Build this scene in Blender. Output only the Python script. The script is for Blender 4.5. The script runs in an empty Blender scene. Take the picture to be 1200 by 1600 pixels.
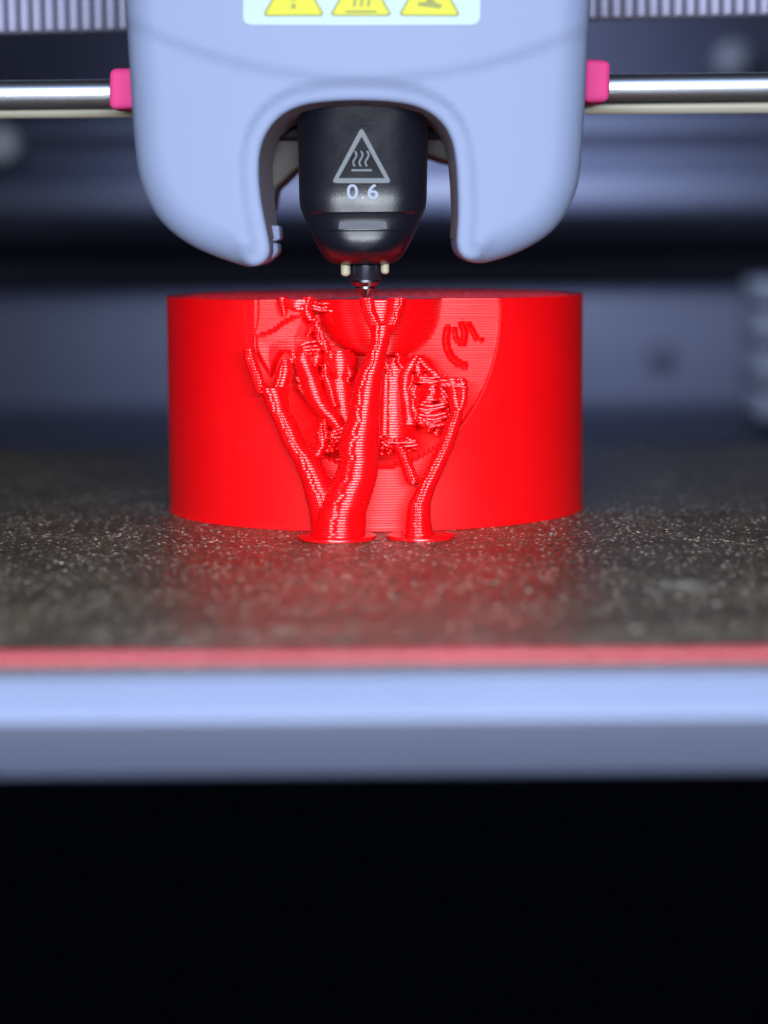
import bpy, bmesh, math, random
import numpy as np
from mathutils import Vector, Matrix
from mathutils.geometry import delaunay_2d_cdt

# ------------------------------------------------------------------ camera, world, lights, exposure
# authored in millimetres; 1 Blender unit = 1 cm
S = 0.1
sc = bpy.context.scene
sc.unit_settings.system = 'METRIC'
sc.unit_settings.scale_length = 0.01
col = sc.collection
random.seed(7)
rng = np.random.default_rng(11)

FPX = 3556.0                                   # focal length in photo pixels (1200 x 1600)
PITCH = math.radians(6.737)
ROLL = math.radians(0.40)
CAM = np.array([0.95, -280.0, 32.4])
FWD = np.array([0, math.cos(PITCH), -math.sin(PITCH)])
RGT0 = np.array([1.0, 0, 0])
UP0 = np.array([0, math.sin(PITCH), math.cos(PITCH)])
RGT = RGT0 * math.cos(ROLL) - UP0 * math.sin(ROLL)
UPV = RGT0 * math.sin(ROLL) + UP0 * math.cos(ROLL)

cam_d = bpy.data.cameras.new('camera')
cam_o = bpy.data.objects.new('camera', cam_d)
col.objects.link(cam_o)
cam_d.sensor_fit = 'HORIZONTAL'
cam_d.sensor_width = 36.0
cam_d.lens = 36.0 * FPX / 1200.0
cam_d.clip_start = 0.1
cam_d.clip_end = 1000.0
M = Matrix.Identity(4)
for i in range(3):
    M[i][0] = RGT[i]; M[i][1] = UPV[i]; M[i][2] = -FWD[i]; M[i][3] = CAM[i] * S
cam_o.matrix_world = M
cam_d.dof.use_dof = True
cam_d.dof.focus_distance = 25.2
APERTURE = 5.4                                 # lens opening in mm
cam_d.dof.aperture_fstop = 0.001 * cam_d.lens / (APERTURE * S)
cam_d.dof.aperture_blades = 0
sc.camera = cam_o

w = bpy.data.worlds.new('World')
sc.world = w
w.use_nodes = True
w.node_tree.nodes['Background'].inputs[0].default_value = (0.25, 0.35, 0.75, 1)
w.node_tree.nodes['Background'].inputs[1].default_value = 0.003

def area_light(name, loc, target, sx, sy, power, color):
    d = bpy.data.lights.new(name, 'AREA')
    d.shape = 'RECTANGLE'; d.size = sx * S; d.size_y = sy * S
    d.energy = power; d.color = color
    o = bpy.data.objects.new(name, d)
    col.objects.link(o)
    o.location = Vector(loc) * S
    o.rotation_euler = (Vector(target) - Vector(loc)).to_track_quat('-Z', 'Y').to_euler()
    return o

area_light('key_lamp', (-25, -345, 150), (0, -25, 20), 200, 90, 4500, (0.90, 0.95, 1.0))
area_light('camera_lamp', (6, -300, 58), (0, -25, 25), 190, 18, 11800, (0.84, 0.91, 1.0))
area_light('left_lamp', (-330, -190, 120), (0, -10, 40), 120, 120, 700, (0.75, 0.85, 1.0))

area_light('rod_reflection_fill', (0, -430, 330), (0, -20, 40), 500, 300, 5200, (0.38, 0.55, 1.0))  # added soft blue source for the chrome rods to reflect
rl = bpy.data.lights.new('background_fill', 'SPOT')  # added unseen spot that brightens the middle of the background
rl.energy = 30000; rl.color = (0.68, 0.78, 1.0); rl.spot_size = math.radians(92); rl.spot_blend = 1.0; rl.shadow_soft_size = 2.2
ro = bpy.data.objects.new('background_fill', rl); col.objects.link(ro)
ro.location = Vector((16, 150, 110)) * S
ro.rotation_euler = (Vector((20, 250, 34)) - Vector((16, 150, 110))).to_track_quat('-Z', 'Y').to_euler()

sc.view_settings.view_transform = 'Standard'
sc.view_settings.look = 'None'
sc.view_settings.exposure = 0.0
sc.view_settings.gamma = 1.0
sc.view_settings.use_curve_mapping = False
sc.cycles.use_denoising = True
sc.cycles.max_bounces = 8

# ------------------------------------------------------------------ helpers
def W(u, v, y):
    """photo pixel + depth plane y (mm) -> world point in mm"""
    a = (u - 600.0) / FPX; b = (800.0 - v) / FPX
    d = FWD + RGT * a + UPV * b
    t = (y - CAM[1]) / d[1]
    return CAM + d * t

def mmpx(y, v=600):
    p = W(600, v, y)
    return float(np.dot(p - CAM, FWD)) / FPX

def tag(o, label=None, cat=None, group=None, kind=None):
    if label: o['label'] = label
    if cat: o['category'] = cat
    if group: o['group'] = group
    if kind: o['kind'] = kind
    return o

def empty(name, loc, label, cat, group=None):
    o = bpy.data.objects.new(name, None)
    col.objects.link(o)
    o.location = Vector(loc) * S
    o.empty_display_size = 0.2
    return tag(o, label, cat, group)

def link_mesh(name, me, mat, parent=None, smooth=True):
    o = bpy.data.objects.new(name, me)
    col.objects.link(o)
    if mat is not None and not me.materials:
        me.materials.append(mat)
    if parent is not None:
        o.parent = parent
        r = parent; off = Vector((0, 0, 0))
        while r is not None:
            off += r.location; r = r.parent
        o.location = -off
    if smooth and len(me.polygons):
        me.polygons.foreach_set('use_smooth', np.ones(len(me.polygons), dtype=bool))
    return o

def mesh_from(name, verts, faces, mat, parent=None, smooth=True):
    """verts in mm world coordinates"""
    me = bpy.data.meshes.new(name)
    vs = (np.asarray(verts, dtype=float) * S).tolist()
    me.from_pydata(vs, [], faces if isinstance(faces, list) else faces.tolist())
    me.update()
    return link_mesh(name, me, mat, parent, smooth)

def bm_obj(name, bm, mat, parent=None, smooth=False, bevel=0, segs=3, angle=30):
    """bmesh in mm world coordinates"""
    if bevel > 0:
        bmesh.ops.recalc_face_normals(bm, faces=bm.faces[:])
        bm.normal_update()
        es = [e for e in bm.edges if len(e.link_faces) == 2 and e.calc_face_angle(0) > math.radians(angle)]
        bmesh.ops.bevel(bm, geom=es, offset=bevel, segments=segs, profile=0.5, affect='EDGES', clamp_overlap=True)
    bmesh.ops.recalc_face_normals(bm, faces=bm.faces[:])
    for v in bm.verts: v.co *= S
    me = bpy.data.meshes.new(name)
    bm.to_mesh(me); bm.free()
    o = link_mesh(name, me, mat, parent, smooth or bevel > 0)
    if bevel > 0 or smooth:
        try: me.set_sharp_from_angle(angle=math.radians(40))
        except Exception: pass
    return o

def add_box(bm, x0, x1, y0, y1, z0, z1):
    vs = [bm.verts.new((x, y, z)) for z in (z0, z1) for y in (y0, y1) for x in (x0, x1)]
    for f in ((0, 2, 3, 1), (4, 5, 7, 6), (0, 1, 5, 4), (1, 3, 7, 5), (3, 2, 6, 7), (2, 0, 4, 6)):
        bm.faces.new([vs[i] for i in f])
    return vs

def prism_x(name, prof, x0, x1, mat, parent=None, bevel=0, segs=3):
    """profile [(y,z)] extruded along x"""
    bm = bmesh.new()
    a = [bm.verts.new((x0, y, z)) for y, z in prof]
    b = [bm.verts.new((x1, y, z)) for y, z in prof]
    n = len(prof)
    bm.faces.new(a); bm.faces.new(b[::-1])
    for i in range(n):
        bm.faces.new((a[i], b[i], b[(i + 1) % n], a[(i + 1) % n]))
    return bm_obj(name, bm, mat, parent, bevel=bevel, segs=segs)

def lathe(name, prof, cx, cy, mat, parent=None, n=40, smooth=True):
    """prof [(r,z)] top to bottom"""
    V = []; F = []
    for r, z in prof:
        for i in range(n):
            t = 2 * math.pi * i / n
            V.append((cx + r * math.cos(t), cy + r * math.sin(t), z))
    for j in range(len(prof) - 1):
        for i in range(n):
            F.append((j * n + i, (j + 1) * n + i, (j + 1) * n + (i + 1) % n, j * n + (i + 1) % n))
    F.append(tuple(range(n))); F.append(tuple(range(len(prof) * n - 1, (len(prof) - 1) * n - 1, -1)))
    o = mesh_from(name, V, F, mat, parent, smooth)
    o.data.set_sharp_from_angle(angle=math.radians(35))
    return o

def seg_dist(px, pz, poly, closed=True):
    """distance of points to polyline (numpy)"""
    P = np.asarray(poly, float)
    A = P if closed else P[:-1]
    B = np.roll(P, -1, axis=0) if closed else P[1:]
    best = np.full(px.shape, 1e9)
    for a, b in zip(A, B):
        d = b - a; L = d @ d + 1e-12
        t = np.clip(((px - a[0]) * d[0] + (pz - a[1]) * d[1]) / L, 0, 1)
        q = np.hypot(px - a[0] - t * d[0], pz - a[1] - t * d[1])
        best = np.minimum(best, q)
    return best

def in_poly(px, pz, poly):
    P = np.asarray(poly, float)
    inside = np.zeros(px.shape, bool)
    j = len(P) - 1
    for i in range(len(P)):
        xi, zi = P[i]; xj, zj = P[j]
        c = ((zi > pz) != (zj > pz)) & (px < (xj - xi) * (pz - zi) / (zj - zi + 1e-12) + xi)
        inside ^= c
        j = i
    return inside

# ------------------------------------------------------------------ materials
def mat(name, color, rough=0.5, metal=0.0, spec=0.5, noise=0.0, nscale=3.0, bump=0.0, bscale=20.0,
        rough_var=0.0, coat=0.0, sss=0.0, stretch=None):
    m = bpy.data.materials.new(name)
    m.use_nodes = True
    nt = m.node_tree
    b = nt.nodes['Principled BSDF']
    b.inputs['Base Color'].default_value = (*color, 1)
    b.inputs['Roughness'].default_value = rough
    b.inputs['Metallic'].default_value = metal
    b.inputs['Specular IOR Level'].default_value = spec
    b.inputs['Coat Weight'].default_value = coat
    if sss:
        b.inputs['Subsurface Weight'].default_value = sss
        b.inputs['Subsurface Radius'].default_value = (0.10, 0.012, 0.012)
        b.inputs['Subsurface Scale'].default_value = 1.0
    tc = nt.nodes.new('ShaderNodeTexCoord')
    src = tc.outputs['Object']
    if stretch:
        mp = nt.nodes.new('ShaderNodeMapping')
        mp.inputs['Scale'].default_value = stretch
        nt.links.new(src, mp.inputs['Vector']); src = mp.outputs['Vector']
    if noise or rough_var:
        n = nt.nodes.new('ShaderNodeTexNoise')
        n.inputs['Scale'].default_value = nscale
        n.inputs['Detail'].default_value = 6
        nt.links.new(src, n.inputs['Vector'])
        if noise:
            mx = nt.nodes.new('ShaderNodeMix'); mx.data_type = 'RGBA'
            mx.inputs[6].default_value = (*[c * (1 - noise) for c in color], 1)
            mx.inputs[7].default_value = (*[min(1, c * (1 + noise)) for c in color], 1)
            nt.links.new(n.outputs['Fac'], mx.inputs[0])
            nt.links.new(mx.outputs[2], b.inputs['Base Color'])
        if rough_var:
            mr = nt.nodes.new('ShaderNodeMapRange')
            mr.inputs['To Min'].default_value = max(0.02, rough - rough_var)
            mr.inputs['To Max'].default_value = min(1, rough + rough_var)
            nt.links.new(n.outputs['Fac'], mr.inputs['Value'])
            nt.links.new(mr.outputs[0], b.inputs['Roughness'])
    if bump:
        n2 = nt.nodes.new('ShaderNodeTexNoise')
        n2.inputs['Scale'].default_value = bscale
        n2.inputs['Detail'].default_value = 4
        nt.links.new(src, n2.inputs['Vector'])
        bp = nt.nodes.new('ShaderNodeBump')
        bp.inputs['Strength'].default_value = bump
        bp.inputs['Distance'].default_value = 0.01
        nt.links.new(n2.outputs['Fac'], bp.inputs['Height'])
        nt.links.new(bp.outputs['Normal'], b.inputs['Normal'])
    return m

RED = mat('red_plastic', (0.95, 0.0012, 0.004), 0.24, spec=0.8, noise=0.05, nscale=2.5, bump=0.04, bscale=60, rough_var=0.05)
RED_BODY = mat('red_wall_plastic', (0.96, 0.0012, 0.004), 0.40, spec=0.46, noise=0.08, nscale=1.2, rough_var=0.08)
RED_STRIP = mat('red_strip_plastic', (0.34, 0.024, 0.04), 0.5, noise=0.25, nscale=1.2)
SHELL = mat('pale_blue_grey_plastic', (0.205, 0.247, 0.385), 0.6, spec=0.3, noise=0.05, nscale=0.8, bump=0.22, bscale=55, rough_var=0.05)
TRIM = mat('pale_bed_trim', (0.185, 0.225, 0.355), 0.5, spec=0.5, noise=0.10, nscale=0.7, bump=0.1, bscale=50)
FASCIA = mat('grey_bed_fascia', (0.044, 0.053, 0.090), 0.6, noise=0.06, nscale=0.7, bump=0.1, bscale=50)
STICKER = mat('sticker_white', (0.36, 0.46, 0.49), 0.5, spec=0.3)
YELLOW = mat('sticker_yellow', (0.48, 0.46, 0.01), 0.5, spec=0.3)
OLIVE = mat('sticker_ink', (0.20, 0.22, 0.04), 0.5, spec=0.3)
BLACK = mat('black_hotend', (0.005, 0.0055, 0.011), 0.33, spec=0.42, rough_var=0.12, nscale=4, bump=0.15, bscale=45)
MOUNT = mat('dark_mount', (0.02, 0.018, 0.035), 0.5, noise=0.2, nscale=4)
PRINTGREY = mat('printed_grey', (0.15, 0.165, 0.19), 0.5)
PRINTWHITE = mat('printed_white', (0.26, 0.30, 0.42), 0.5)
CEIL = mat('inner_ceiling_plastic', (0.24, 0.22, 0.25), 0.5, noise=0.1)
DUCT = mat('duct_plastic', (0.10, 0.09, 0.08), 0.5, noise=0.1)
CREAM = mat('cream_silicone', (0.45, 0.41, 0.28), 0.5)
STEEL = mat('nozzle_steel', (0.22, 0.22, 0.25), 0.28, metal=1.0, rough_var=0.1, nscale=10)
NOZBLACK = mat('nozzle_black', (0.035, 0.035, 0.05), 0.25, metal=0.6, rough_var=0.1, nscale=8)
PINK = mat('pink_felt', (0.78, 0.05, 0.25), 0.75, noise=0.12, nscale=6, bump=0.4, bscale=40)
CHROME = mat('chrome', (0.86, 0.90, 0.97), 0.34, metal=1.0, bump=0.05, bscale=12, stretch=(0.02, 1, 6))
RAIL = mat('pale_rail', (0.42, 0.40, 0.31), 0.45)
BELT_SHADE = mat('belt_gap_shade', (0.05, 0.05, 0.08), 0.7)  # shade between the belt teeth put into the band colour
BELT = mat('belt_grey', (0.36, 0.36, 0.50), 0.6, noise=0.1, nscale=5)
BACK = mat('dark_blue_grey_plastic', (0.042, 0.047, 0.076), 0.5, spec=0.2, noise=0.15, nscale=0.2)
BACKD = mat('dark_rear_plastic', (0.016, 0.018, 0.036), 0.7, spec=0.2, noise=0.15, nscale=0.2)
RIBM = mat('rib_grey', (0.085, 0.095, 0.125), 0.6, spec=0.2)
KNOB_LIT = mat('lit_knob', (0.30, 0.31, 0.35), 0.6, spec=0.2)  # same knob plastic, light put into its colour where the spot misses
KNOB = mat('pale_knob', (0.075, 0.08, 0.10), 0.6, spec=0.2)

# textured plate: dark brown powder coat with fine pale and golden grains
def plate_material():
    m = bpy.data.materials.new('textured_dark_plate')
    m.use_nodes = True
    nt = m.node_tree; b = nt.nodes['Principled BSDF']
    tc = nt.nodes.new('ShaderNodeTexCoord')
    vo = nt.nodes.new('ShaderNodeTexVoronoi'); vo.inputs['Scale'].default_value = 36
    n1 = nt.nodes.new('ShaderNodeTexNoise'); n1.inputs['Scale'].default_value = 38; n1.inputs['Detail'].default_value = 3
    n2 = nt.nodes.new('ShaderNodeTexNoise'); n2.inputs['Scale'].default_value = 0.9; n2.inputs['Detail'].default_value = 5
    for n in (vo, n1, n2): nt.links.new(tc.outputs['Object'], n.inputs['Vector'])
    # grain colour: a few cells are pale
    sep = nt.nodes.new('ShaderNodeSeparateColor'); nt.links.new(vo.outputs['Color'], sep.inputs[0])
    rp = nt.nodes.new('ShaderNodeValToRGB')
    e = rp.color_ramp.elements
    e[0].position = 0.0; e[0].color = (0.052, 0.041, 0.027, 1)
    e[1].position = 1.0; e[1].color = (0.85, 0.79, 0.66, 1)
    k = e.new(0.55); k.color = (0.078, 0.062, 0.042, 1)
    k = e.new(0.91); k.color = (0.14, 0.11, 0.072, 1)
    nt.links.new(sep.outputs[0], rp.inputs[0])
    mx = nt.nodes.new('ShaderNodeMix'); mx.data_type = 'RGBA'; mx.blend_type = 'MULTIPLY'
    mx.inputs[0].default_value = 1.0
    mr = nt.nodes.new('ShaderNodeMapRange'); mr.inputs['From Min'].default_value = 0.3; mr.inputs['From Max'].default_value = 0.7
    mr.inputs['To Min'].default_value = 0.65; mr.inputs['To Max'].default_value = 1.25
    nt.links.new(n2.outputs['Fac'], mr.inputs['Value'])
    nt.links.new(rp.outputs[0], mx.inputs[6]); nt.links.new(mr.outputs[0], mx.inputs[7])
    # a pale scuff where an old print came off
    mp = nt.nodes.new('ShaderNodeMapping'); mp.vector_type = 'POINT'
    mp.inputs['Scale'].default_value = (3.2, 1.5, 0.0); mp.inputs['Location'].default_value = (-2.95 * 3.2, 6.65 * 1.5, 0)
    nt.links.new(tc.outputs['Object'], mp.inputs['Vector'])
    ln = nt.nodes.new('ShaderNodeVectorMath'); ln.operation = 'LENGTH'; nt.links.new(mp.outputs['Vector'], ln.inputs[0])
    n3 = nt.nodes.new('ShaderNodeTexNoise'); n3.inputs['Scale'].default_value = 7; n3.inputs['Detail'].default_value = 4
    nt.links.new(tc.outputs['Object'], n3.inputs['Vector'])
    sb = nt.nodes.new('ShaderNodeMath'); sb.operation = 'MULTIPLY_ADD'; sb.inputs[1].default_value = 2.2; nt.links.new(n3.outputs['Fac'], sb.inputs[0]); nt.links.new(ln.outputs['Value'], sb.inputs[2])
    m3 = nt.nodes.new('ShaderNodeMapRange'); m3.inputs['From Min'].default_value = 1.9; m3.inputs['From Max'].default_value = 1.3; m3.inputs['To Max'].default_value = 0.8
    nt.links.new(sb.outputs[0], m3.inputs['Value'])
    mx2 = nt.nodes.new('ShaderNodeMix'); mx2.data_type = 'RGBA'; mx2.inputs[7].default_value = (0.30, 0.29, 0.25, 1)
    nt.links.new(m3.outputs[0], mx2.inputs[0]); nt.links.new(mx.outputs[2], mx2.inputs[6])
    nt.links.new(mx2.outputs[2], b.inputs['Base Color'])
    b.inputs['Roughness'].default_value = 0.33
    b.inputs['Specular IOR Level'].default_value = 1.0
    bp = nt.nodes.new('ShaderNodeBump'); bp.inputs['Strength'].default_value = 0.25; bp.inputs['Distance'].default_value = 0.012
    nt.links.new(n1.outputs['Fac'], bp.inputs['Height'])
    nt.links.new(bp.outputs['Normal'], b.inputs['Normal'])
    return m
PLATE = plate_material()

# ------------------------------------------------------------------ bed: plate, red strip, frame
YF = -106.5          # front edge of the plate
bm = bmesh.new(); add_box(bm, -110, 110, YF, 84, -0.9, -0.21)
plate = bm_obj('build_plate', bm, mat('plate_edge_dark', (0.05, 0.045, 0.045), 0.6), None, bevel=0.15, segs=2)
tag(plate, 'dark grainy textured build plate under the red printed cylinder', 'build plate')

xs = np.arange(-78, 78.01, 0.2)
ys = np.concatenate([np.arange(YF + 0.2, -8, 0.2), np.arange(-8, 83.6, 0.55)])
hn = rng.normal(0, 1, (len(ys), len(xs)))
hs = (hn + 0.7 * (np.roll(hn, 1, 0) + np.roll(hn, -1, 0) + np.roll(hn, 1, 1) + np.roll(hn, -1, 1)) + 0.4 * (np.roll(np.roll(hn, 1, 0), 1, 1) + np.roll(np.roll(hn, -1, 0), -1, 1)))
hs = hs / hs.std()
hz = np.clip(-0.05 + 0.034 * hs + 0.05 * np.clip(hs - 1.7, 0, 2), -0.2, 0.12)
gx, gy = np.meshgrid(xs, ys)
Vp = np.stack([gx.ravel(), gy.ravel(), hz.ravel()], 1) * S
nyy, nxx = gx.shape
ii, jj = np.meshgrid(np.arange(nyy - 1), np.arange(nxx - 1), indexing='ij')
a_ = (ii * nxx + jj).ravel()
Fp = np.stack([a_, a_ + 1, a_ + nxx + 1, a_ + nxx], 1).astype(np.int32)
me = bpy.data.meshes.new('textured_surface')
me.vertices.add(len(Vp)); me.vertices.foreach_set('co', Vp.ravel())
me.loops.add(Fp.size); me.loops.foreach_set('vertex_index', Fp.ravel())
me.polygons.add(len(Fp)); me.polygons.foreach_set('loop_start', np.arange(0, Fp.size, 4, dtype=np.int32)); me.polygons.foreach_set('loop_total', np.full(len(Fp), 4, dtype=np.int32))
me.update(calc_edges=True)
link_mesh('textured_surface', me, PLATE, plate)

# red strip along the front edge: a low rounded bead, slightly uneven
V = []; F = []; n = 9; xs = np.linspace(-110, 110, 160)
for i, x in enumerate(xs):
    hgt = 0.78 + 0.05 * math.sin(x * 0.21) + rng.normal(0, 0.025)
    for j in range(n):
        t = math.pi * j / (n - 1)
        V.append((x, YF + 2.1 - 0.75 * math.cos(t), 0.01 + hgt * math.sin(t) ** 0.6))
for i in range(len(xs) - 1):
    for j in range(n - 1):
        a = i * n + j
        F.append((a, a + n, a + n + 1, a + 1))
strip = mesh_from('red_strip', V, F, RED_STRIP)
tag(strip, 'thin red strip running along the front edge of the dark plate', 'strip')

frame = empty('bed_frame', (0, YF, -10), 'pale blue-grey bed frame with a sloping top edge below the red strip', 'bed frame')
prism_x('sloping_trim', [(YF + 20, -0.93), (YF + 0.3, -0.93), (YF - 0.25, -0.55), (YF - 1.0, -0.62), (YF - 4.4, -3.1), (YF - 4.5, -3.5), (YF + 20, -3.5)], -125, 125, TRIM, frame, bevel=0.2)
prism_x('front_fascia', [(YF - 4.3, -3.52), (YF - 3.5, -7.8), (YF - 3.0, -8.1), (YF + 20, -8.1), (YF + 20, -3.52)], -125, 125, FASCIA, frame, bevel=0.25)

# ------------------------------------------------------------------ the print
R = 25.45
YC0 = 0.45         # keeps the front of the wall at y = -25
LH = 0.3
NL = 87
ZTOP = NL * LH
model = empty('printed_model', (0, 0, 0), 'unfinished red 3D-printed cylinder with recessed oval relief and tree supports', '3D print')

LT = np.array([0.02, 0.22, 0.5, 0.78])
LO = np.array([-0.085, -0.018, 0.0, -0.018])

def pxz(u, v, y=-21.0):
    p = W(u, v, y)
    return (p[0], p[2])

def build_body():
    ph = np.concatenate([np.linspace(-180, -62, 90, endpoint=False),
                         np.linspace(-62, 62, 700, endpoint=False),
                         np.linspace(62, 180, 90, endpoint=False)]) * math.pi / 180
    nc = len(ph)
    X = R * np.sin(ph); YC = -R * np.cos(ph) + YC0
    front = np.cos(ph) > 0.35
    xc, zc = pxz(582, 490, -22)
    a, b = 14.45, 17.4
    rows = []
    leaf = [pxz(*p) for p in [(396, 523), (412, 519), (426, 513), (438, 503), (455, 494), (474, 490), (484, 503), (493, 524), (500, 540),
                              (490, 548), (470, 552), (462, 566), (455, 560), (449, 552), (441, 553), (433, 566), (428, 583), (421, 590),
                              (413, 577), (404, 562), (397, 545)]]
    grooves = [([(700, 515), (697, 530), (699, 545), (705, 558), (714, 567), (726, 572)], 6.0),
               ([(711, 515), (712, 526), (716, 535), (722, 537)], 3.8),
               ([(722, 507), (727, 520), (725, 536)], 5.4),
               ([(733, 507), (739, 517), (745, 530), (753, 531)], 4.0)]
    grooves = [([pxz(*p) for p in g], wd * 0.073) for g, wd in grooves]
    band = [pxz(*p) for p in [(383, 460), (404, 460), (403, 500), (398, 520), (400, 560), (410, 590), (392, 600), (378, 540)]]
    wander = np.cumsum(rng.normal(0, 0.6, NL)); lay = rng.normal(0, 0.012, NL)
    for k in range(NL):
        zm = (k + 0.5) * LH
        zz = np.full(nc, zm)
        y = YC.copy()
        e = np.sqrt(((X - xc) / a) ** 2 + ((zm - zc) / b) ** 2)
        tgt = -18.9 - 1.5 * e ** 2
        gx_, gz_ = pxz(565, 635)
        tgt = tgt + 3.6 * np.exp(-((X - gx_) / 6.5) ** 2 - ((zm - gz_) / 6.0) ** 2)
        ins = front & (e < 1)
        fy = np.maximum(YC, tgt)
        # stepped frame at the left side
        bnd = in_poly(X, zz, band)
        fy = np.where(bnd & (e < 1), np.maximum(YC, fy - 0.9), fy)
        # cloak-like raised panel
        lf = in_poly(X, zz, leaf)
        if lf.any():
            d = seg_dist(X, zz, leaf)
            fy = np.where(lf, fy - 1.5 * np.clip(d / 0.5, 0, 1) ** 0.5 - 0.5 * np.clip(d / 3, 0, 1), fy)
        for g, wd in grooves:
            d = seg_dist(X, zz, g, closed=False)
            fy = np.where(d < wd, fy + 1.5 * np.clip(1 - d / wd, 0, 1), fy)
        fy = fy + 0.012 * np.sin(X * 0.9 + wander[k]) * (e < 0.98) + lay[k]
        y = np.where(ins, fy, y)
        jit = rng.normal(0, 0.0025)
        if k == 0: jit = 0.10
        rad = np.sqrt(X ** 2 + y ** 2)
        nx, ny = np.where(ins, 0, X / R), np.where(ins, -1, (YC - YC0) / R)
        amp = np.where(ins, 0.9, np.clip(0.24 - 0.4 * np.abs(ph), 0.09, 0.24))
        for t, o in zip(LT, LO):
            rows.append(np.stack([X + nx * (o * amp + jit), y + ny * (o * amp + jit), np.full(nc, (k + t) * LH)], 1))
    last = rows[-1].copy(); last[:, 2] = ZTOP; 
    rows.append(last)
    outer = last
    # rim, inner wall and sunken deck under the infill
    sc_ = lambda f, z: np.stack([outer[:, 0] * f, outer[:, 1] * f, np.full(nc, z)], 1)
    rows += [sc_(0.945, ZTOP), sc_(0.944, ZTOP - 0.05)]
    V = np.concatenate(rows)
    nr = len(rows)
    I = np.arange(nc); J = (I + 1) % nc
    F = []
    for r in range(nr - 1):
        F.append(np.stack([r * nc + I, r * nc + J, (r + 1) * nc + J, (r + 1) * nc + I], 1))
    F = np.concatenate(F).tolist()
    F.append([(nr - 1) * nc + i for i in range(nc)])
    F.append([i for i in range(nc)][::-1])
    o = mesh_from('body', V, F, RED_BODY, model)
    return o
body = build_body()
body['label'] = 'red layered cylinder wall with oval recess and carved curved marks'

# infill ribs just below the rim
bm = bmesh.new()
for s in (-1, 1):
    for q in np.arange(-21, 21.1, 3.0):
        half = math.sqrt(max(0.0, 23.3 ** 2 - q * q))
        d = np.array([1, s]) / math.sqrt(2); nrm = np.array([-s, 1]) / math.sqrt(2)
        ts = [t for t in np.linspace(-half, half, 60) if (q * nrm + t * d)[1] > -17.4]
        if len(ts) < 2: continue
        c0 = q * nrm + ts[0] * d; c1 = q * nrm + ts[-1] * d
        vs = []
        zt = ZTOP - (0.02 if s > 0 else 0.035)
        for c in (c0, c1):
            for sg in (-0.3, 0.3):
                for z in (ZTOP - 1.35, zt):
                    p = c + nrm * sg
                    vs.append(bm.verts.new((p[0], p[1], z)))
        for f in ((0, 1, 3, 2), (4, 6, 7, 5), (1, 5, 7, 3), (0, 4, 5, 1), (2, 3, 7, 6)):
            bm.faces.new([vs[i] for i in f])
bm_obj('infill', bm, RED, model)

LT2 = np.array([0.0, 0.05, 0.14, 0.32, 0.5, 0.68, 0.86, 0.95])
LO2 = -0.14 * (1 - (1 - np.abs(2 * LT2 - 1) ** 3.2) ** (1 / 3.2))
def layered(name, path, y0, y1, parent, segs=30, ry=1.0, seam=None, wob=0.0, jit=0.009, amp=1.0, cap_drop=0.0, flat=None):
    """stack of extruded plastic layers; path = (v, u, half width) in photo pixels between depth planes y0 (bottom) and y1 (top)"""
    if seam is not None: segs = max(segs, 64)
    path = sorted(path, key=lambda p: -p[0])
    vmax, vmin = path[0][0], path[-1][0]
    pts = []
    for p in path:
        v, u, hw = p[:3]
        t = (vmax - v) / max(1e-6, vmax - vmin)
        y = p[3] if len(p) > 3 else y0 + (y1 - y0) * t
        q = W(u, v, y)
        pts.append((q[2], q[0], y, hw * mmpx(y, v)))
    pts = np.array(pts)
    o_ = np.argsort(pts[:, 0]); pts = pts[o_]
    k0 = max(0, int(math.floor(pts[0, 0] / LH + 0.5))); k1 = max(k0 + 1, int(round(pts[-1, 0] / LH)))
    th = np.linspace(0, 2 * math.pi, segs, endpoint=False)
    rows = []
    sph = (seam if seam is not None else 0)
    ph1, ph2 = rng.uniform(0, 6, 2)
    for k in range(k0, k1):
        zm = (k + 0.5) * LH
        x = np.interp(zm, pts[:, 0], pts[:, 1]); y = np.interp(zm, pts[:, 0], pts[:, 2]); r = np.interp(zm, pts[:, 0], pts[:, 3])
        x += rng.normal(0, jit); y += rng.normal(0, jit); r += rng.normal(0, jit * 0.6)
        rr = np.full(segs, r)
        if wob:
            rr = rr * (1 + wob * (0.5 * np.sin(3 * th + ph1 + k * 0.35) + 0.35 * np.sin(5 * th + ph2 - k * 0.6) + 0.3 * rng.normal(0, 1, segs) * 0.5))
        if seam is not None:
            s = sph + 0.10 * math.sin(k * 0.21) + 0.08 * math.sin(k * 0.9) + rng.normal(0, 0.05)
            dd = (th - s + math.pi) % (2 * math.pi) - math.pi
            rr = rr + 0.07 * np.exp(-(dd / 0.09) ** 2) - 0.10 * np.exp(-((dd - 0.19) / 0.08) ** 2)
        for t, o in zip(LT2, LO2):
            q = np.maximum(rr + o * amp, 0.02)
            cx = q * np.cos(th); cy = q * np.sin(th) * ry
            if flat: cy = np.sign(cy) * np.abs(cy) ** flat * (r * ry) ** (1 - flat)
            rows.append(np.stack([x + cx, y + cy, np.full(segs, (k + t) * LH)], 1))
    last = rows[-1].copy(); last[:, 2] = k1 * LH
    rows.append(last)
    V = np.concatenate(rows); nr = len(rows)
    I = np.arange(segs); J = (I + 1) % segs
    F = np.concatenate([np.stack([r * segs + I, r * segs + J, (r + 1) * segs + J, (r + 1) * segs + I], 1) for r in range(nr - 1)]).tolist()
    F.append([(nr - 1) * segs + i for i in range(segs)])
    F.append([i for i in range(segs)][::-1])
    return mesh_from(name, V, F, RED, parent)

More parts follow.
